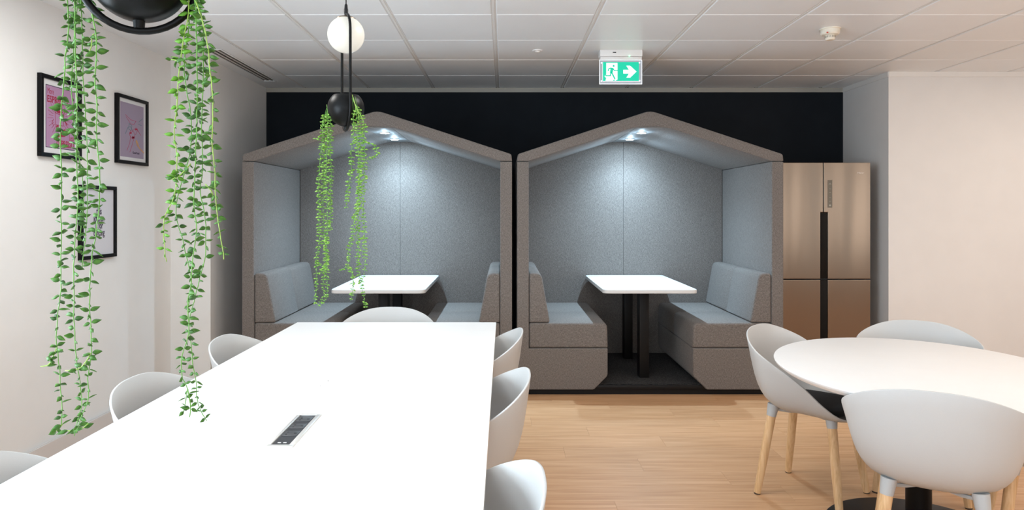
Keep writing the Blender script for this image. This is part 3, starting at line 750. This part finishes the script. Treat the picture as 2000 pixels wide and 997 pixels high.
# ------------------------------------------------------------------ pendants
def pendant(label, x, y, z, rz, group=None):
    """origin at the planter centre; loop lies in local XZ"""
    t = thing('pendant_light', label, 'pendant light', (x, y, z), rz)
    LR = .090; zt = .312; zb = -.004
    pts = [(LR*math.cos(a), 0, zt+LR*math.sin(a)) for a in [math.pi*k/20 for k in range(21)]]
    pts += [(LR*math.cos(a), 0, zb+LR*math.sin(a)) for a in [math.pi+math.pi*k/20 for k in range(21)]]
    bm = bmesh.new(); tube(bm, pts, .0060, 14, closed=True); auto(link('loop_frame', bm, M_gloss, t), 60)
    bm = bmesh.new(); bmesh.ops.create_uvsphere(bm, u_segments=48, v_segments=28, radius=.078, matrix=Matrix.Translation((0, 0, .316))); link('globe', bm, M_bulb, t, True)
    bm = bmesh.new(); lathe(bm, [(.040, .383), (.040, .386), (.030, .3925), (.010, .396)], 32); auto(link('globe_cap', bm, mat('bronze_cap', (0.20, 0.16, 0.12), .35, .8), t))
    # planter bowl: truncated sphere, hollow
    ro = .078; prof = []
    for k in range(0, 25):
        a = -math.pi/2+(.03 if k == 0 else 0)+(math.pi/2+math.radians(46))*k/24; prof.append((ro*math.cos(a), ro*math.sin(a)))
    inn = [(r*.955, zz*.955) for r, zz in prof[::-1]]
    bm = bmesh.new(); lathe(bm, prof+inn, 48, cap=True); auto(link('planter_bowl', bm, M_gloss, t), 70)
    bm = bmesh.new(); lathe(bm, [(.0095, -.0765), (.0085, -.090)], 20); auto(link('bowl_stem', bm, M_gloss, t))
    bm = bmesh.new(); lathe(bm, [(.0035, .396), (.0075, .404), (.009, .412), (.009, .424), (.0075, .430), (.006, .444), (.0025, .450)], 20); auto(link('cord_grip', bm, M_black, t))
    top = HC-z
    bm = bmesh.new(); lathe(bm, [(.0024, .448), (.0024, top-.02)], 10); auto(link('cord', bm, M_black, t))
    bm = bmesh.new(); lathe(bm, [(.006, top-.028), (.045, top-.024), (.05, top-.018), (.05, top)], 32); auto(link('ceiling_rose', bm, M_black, t))
    return t
NP = Vector((-.606, 1.14, 1.791)); FP = Vector((-.676, 2.94, 1.834))
pendant('black ring pendant with bowl planter at the top left, cut off by the photo edge', NP.x, NP.y, NP.z, R(18))
pendant('black loop pendant with white glass globe and bowl planter, hanging before the left booth', FP.x, FP.y, FP.z, R(114))

# ------------------------------------------------------------------ trailing plants
def leafgeo(L=.0158, wd=.0093):
    """fleshy pointed leaf from the origin along +x"""
    xs = [0, .10, .28, .5, .72, .9, 1.0]; ws = [.08, .60, .98, .96, .62, .25, 0.02]
    V = []; Fc = []
    for x, k in zip(xs, ws):
        zz = -.10*L*(x**2)
        V += [(x*L, -k*wd/2, zz+.0008), (x*L, 0, zz-.0008*k+.0), (x*L, k*wd/2, zz+.0008), (x*L, 0, zz+.0018*k+.0004)]
    for i in range(len(xs)-1):
        a = i*4; b = a+4
        for j in range(4): Fc.append((a+j, a+(j+1) % 4, b+(j+1) % 4, b+j))
    Fc.append((0, 3, 2, 1)); n = (len(xs)-1)*4; Fc.append((n, n+1, n+2, n+3))
    return V, Fc
LV, LF = leafgeo(); leafmeshes = []
for m in M_leafs:
    me = bpy.data.meshes.new('leaf'); me.from_pydata(LV, [], LF); me.materials.append(m)
    for p in me.polygons: p.use_smooth = True
    leafmeshes.append(me)
def smooth_path(pts, step):
    out = []; n = len(pts)
    for i in range(n-1):
        a, b, c, d = pts[max(i-1, 0)], pts[i], pts[i+1], pts[min(i+2, n-1)]
        m = max(2, int((c-b).length/step))
        for k in range(m):
            q = k/m; out.append(.5*((2*b)+(c-a)*q+(2*a-5*b+4*c-d)*q*q+(3*b-a-3*c+d)*q**3))
    out.append(pts[-1]); return out
def plant(label, root, strands, Y, far, rng, light=(), spacing=.0165, foot=None, bare=()):
    t = thing('trailing_plant', label, 'plant', root, 0, 'trailing plants in the pendant planters'); del t['group']
    rt = Vector(root); count = 0; V = []; Fc = []
    for si, (px, yo) in enumerate(strands):
        Ys = Y+yo
        P = [W(a, b, Ys) for a, b in px]
        if foot is not None and si not in foot: P = [Vector(root)+Vector((rng.uniform(-.01, .01), yo*.3, 0))]+P
        path = smooth_path([p-rt for p in P], .012)
        path = [p+Vector((0, rng.uniform(-.0015, .0015), 0)) for p in path]
        bm = bmesh.new(); tube(bm, path, [.0011-.0004*i/len(path) for i in range(len(path))], 6)
        st = link('stem', bm, M_stem2 if si in light else M_stem, t, True)
        acc = rng.uniform(0, spacing); nxt = acc; run = 0; az = rng.uniform(0, 6.28)
        total = sum((b-a).length for a, b in zip(path, path[1:]))
        for a, b in zip(path, path[1:]):
            l = (b-a).length
            while nxt < run+l:
                p = a+(b-a)*((nxt-run)/l); fr = nxt/total
                if far and nxt < .05 and total > .3 or si in bare: nxt += spacing; continue
                k = rng.choice((1, 2, 2)) if not far else rng.choice((2, 2, 3))
                az += rng.uniform(1.1, 2.0)
                for j in range(k):
                    s = rng.uniform(.72, 1.12)*(1.0-.35*max(0, fr-.75)*4*.8)*(1.0 if far else 1.0)
                    aa = az+j*math.pi*(1.0 if k == 2 else .67)+rng.uniform(-.4, .4)
                    tilt = rng.uniform(-.45, .55)
                    T = Matrix.Translation(p) @ Matrix.Rotation(aa, 4, 'Z') @ Matrix.Rotation(tilt, 4, 'Y') @ Matrix.Rotation(rng.uniform(.45, 1.5)*rng.choice((-1, 1)), 4, 'X') @ Matrix.Translation((.0012, 0, 0)) @ Matrix.Scale(s, 4)
                    if not far and count < 300:
                        o = bpy.data.objects.new('leaf', leafmeshes[2 if si in light and rng.random() < .8 else rng.choice((0, 0, 1))]); col.objects.link(o)
                        o.parent = st; o.matrix_local = T; count += 1
                    else:
                        n0 = len(V); V += [tuple(T @ Vector(v)) for v in LV]; Fc += [tuple(i+n0 for i in f) for f in LF]
                nxt += spacing*rng.uniform(.7, 1.35)
            run += l
    if V:
        me = bpy.data.meshes.new('foliage'); me.from_pydata(V, [], Fc); me.materials.append(M_leaffar if far else M_leafs[0])
        for p in me.polygons: p.use_smooth = True
        o = bpy.data.objects.new('foliage', me); col.objects.link(o); o.parent = t; o['kind'] = 'stuff'
    return t
rng = random.Random(11)
NL = [([(135, -45), (131, 0), (135, 51), (129, 99), (126, 130), (123, 181), (119, 241), (119, 300), (120, 351), (119, 426), (119, 500), (119, 565), (111, 625), (111, 675), (116, 725), (120, 780), (121, 830)], .015),
      ([(150, -45), (146, 0), (147, 90), (150, 150), (150, 196), (150, 250), (149, 300), (152, 381), (145, 501), (144, 600), (146, 665), (151, 715), (157, 760), (159, 795), (150, 825), (146, 852)], -.012),
      ([(162, -45), (158, 0), (160, 60), (162, 135), (165, 196), (169, 256), (171, 310), (170, 401), (168, 450), (163, 500), (160, 522)], .03),
      ([(180, -45), (177, 0), (183, 45), (189, 78), (188, 130), (185, 160), (189, 196), (189, 235), (188, 265), (191, 295), (195, 350), (190, 436), (180, 500), (175, 575), (177, 630), (178, 690), (172, 740), (173, 780), (160, 810), (150, 845)], -.02),
      ([(152, -45), (150, 30), (144, 90), (140, 170), (146, 260), (158, 330), (163, 400), (155, 470)], .045),
      ([(111, 675), (103, 700), (93, 714), (80, 716)], .015),
      ([(177, 690), (168, 708), (152, 722), (128, 724)], -.02),
      ([(186, 66), (180, 72), (178, 90), (170, 110)], -.01),
      ([(121, 830), (112, 840), (104, 845)], .015), ([(121, 842), (140, 842), (160, 838), (172, 828)], .0)]
plant('trailing plant of small green leaves hanging down the left of the nearest pendant', (W(188, -50, 1.14).x, 1.14, W(188, -50, 1.14).z),
      NL, 1.14, False, rng, light=(7, 5, 6, 8, 9), foot=(5, 6, 7, 8, 9), spacing=.0118)
NR = [([(368, 25), (361, 65), (351, 125), (346, 200), (341, 260), (346, 320), (341, 381), (321, 426), (321, 481), (325, 512)], .01),
      ([(372, -5), (369, 50), (359, 125), (366, 185), (373, 225), (371, 300), (356, 350), (344, 400), (346, 431), (356, 466), (368, 520), (374, 560), (366, 610)], .03),
      ([(380, -5), (384, 75), (385, 150), (384, 250), (381, 326), (379, 401), (384, 451), (376, 501), (373, 550), (366, 600), (369, 650), (354, 700), (357, 740), (366, 760), (357, 810)], -.01),
      ([(384, -5), (396, 50), (396, 175), (394, 250), (396, 326), (391, 376), (401, 426), (401, 501), (391, 540), (379, 590), (369, 625), (374, 675), (376, 710), (384, 750), (386, 790), (404, 822)], .02),
      ([(378, -8), (401, 65), (409, 125), (416, 200), (414, 276), (419, 326), (421, 391), (429, 451), (436, 496), (437, 507)], -.02),
      ([(373, 320), (350, 345), (328, 352)], .0), ([(401, 360), (412, 372), (416, 382)], .01),
      ([(366, 760), (372, 790), (371, 815)], -.01), ([(351, 125), (344, 118), (334, 116)], .0)]
plant('trailing plant of small green leaves hanging down the right of the nearest pendant', (W(374, -30, 1.14).x, 1.14, W(374, -30, 1.14).z),
      NR, 1.14, False, rng, light=(4, 0, 5, 6, 8), foot=(5, 6, 7, 8), spacing=.0115)
FL = [([(637, 222), (630, 240), (630, 268), (626, 304), (624, 334), (622, 370), (623, 398), (623, 444), (624, 473), (618, 506), (618, 554), (615, 592)], .0),
      ([(634, 228), (635, 268), (633, 312), (632, 357), (631, 398), (633, 457), (636, 488), (637, 510), (631, 554), (632, 577), (621, 599)], .02),
      ([(640, 224), (640, 258), (639, 290), (637, 357), (639, 400), (639, 455), (637, 499), (639, 554), (638, 581), (629, 594)], -.02),
      ([(644, 226), (647, 257), (644, 290), (647, 334), (646, 374), (646, 449)], .01),
      ([(631, 264), (624, 269), (614, 272)], .0), ([(618, 512), (627, 520), (634, 526), (624, 534)], .0),
      ([(646, 203), (642, 212), (638, 226), (636, 240)], -.01), ([(646, 203), (644, 214), (642, 230)], .0)]
plant('trailing plant of bright green leaves down the left of the middle pendant', tuple(W(643, 205, 2.93)), FL, 2.93, True, rng, light=(6, 7), foot=(4, 5, 6, 7), bare=(6, 7), spacing=.0125)
FR = [([(690, 224), (690, 268), (686, 301), (686, 334), (680, 368), (677, 400), (674, 408)], .0),
      ([(697, 224), (698, 279), (701, 312), (701, 357), (699, 400), (692, 429), (688, 466), (681, 488), (679, 517), (663, 530)], -.02),
      ([(679, 519), (687, 532), (690, 559), (685, 588)], -.02),
      ([(703, 235), (705, 290), (703, 334), (701, 378), (699, 444), (700, 488), (700, 521), (703, 543), (710, 577), (714, 601)], .02),
      ([(708, 232), (712, 279), (712, 323), (711, 378), (709, 400), (712, 444), (712, 488), (713, 521), (707, 554)], .0),
      ([(712, 277), (730, 284), (737, 297), (730, 308), (714, 312)], -.01),
      ([(688, 185), (692, 198), (698, 214), (706, 228), (711, 240)], -.022), ([(691, 196), (694, 210), (691, 228)], -.022), ([(694, 204), (699, 220), (701, 240)], -.022)]
plant('trailing plant of bright green leaves down the right of the middle pendant', tuple(W(688, 188, 2.868)), FR, 2.868, True, rng, light=(6, 7, 8), foot=(2, 5, 6, 7, 8), bare=(6, 7, 8), spacing=.0125)
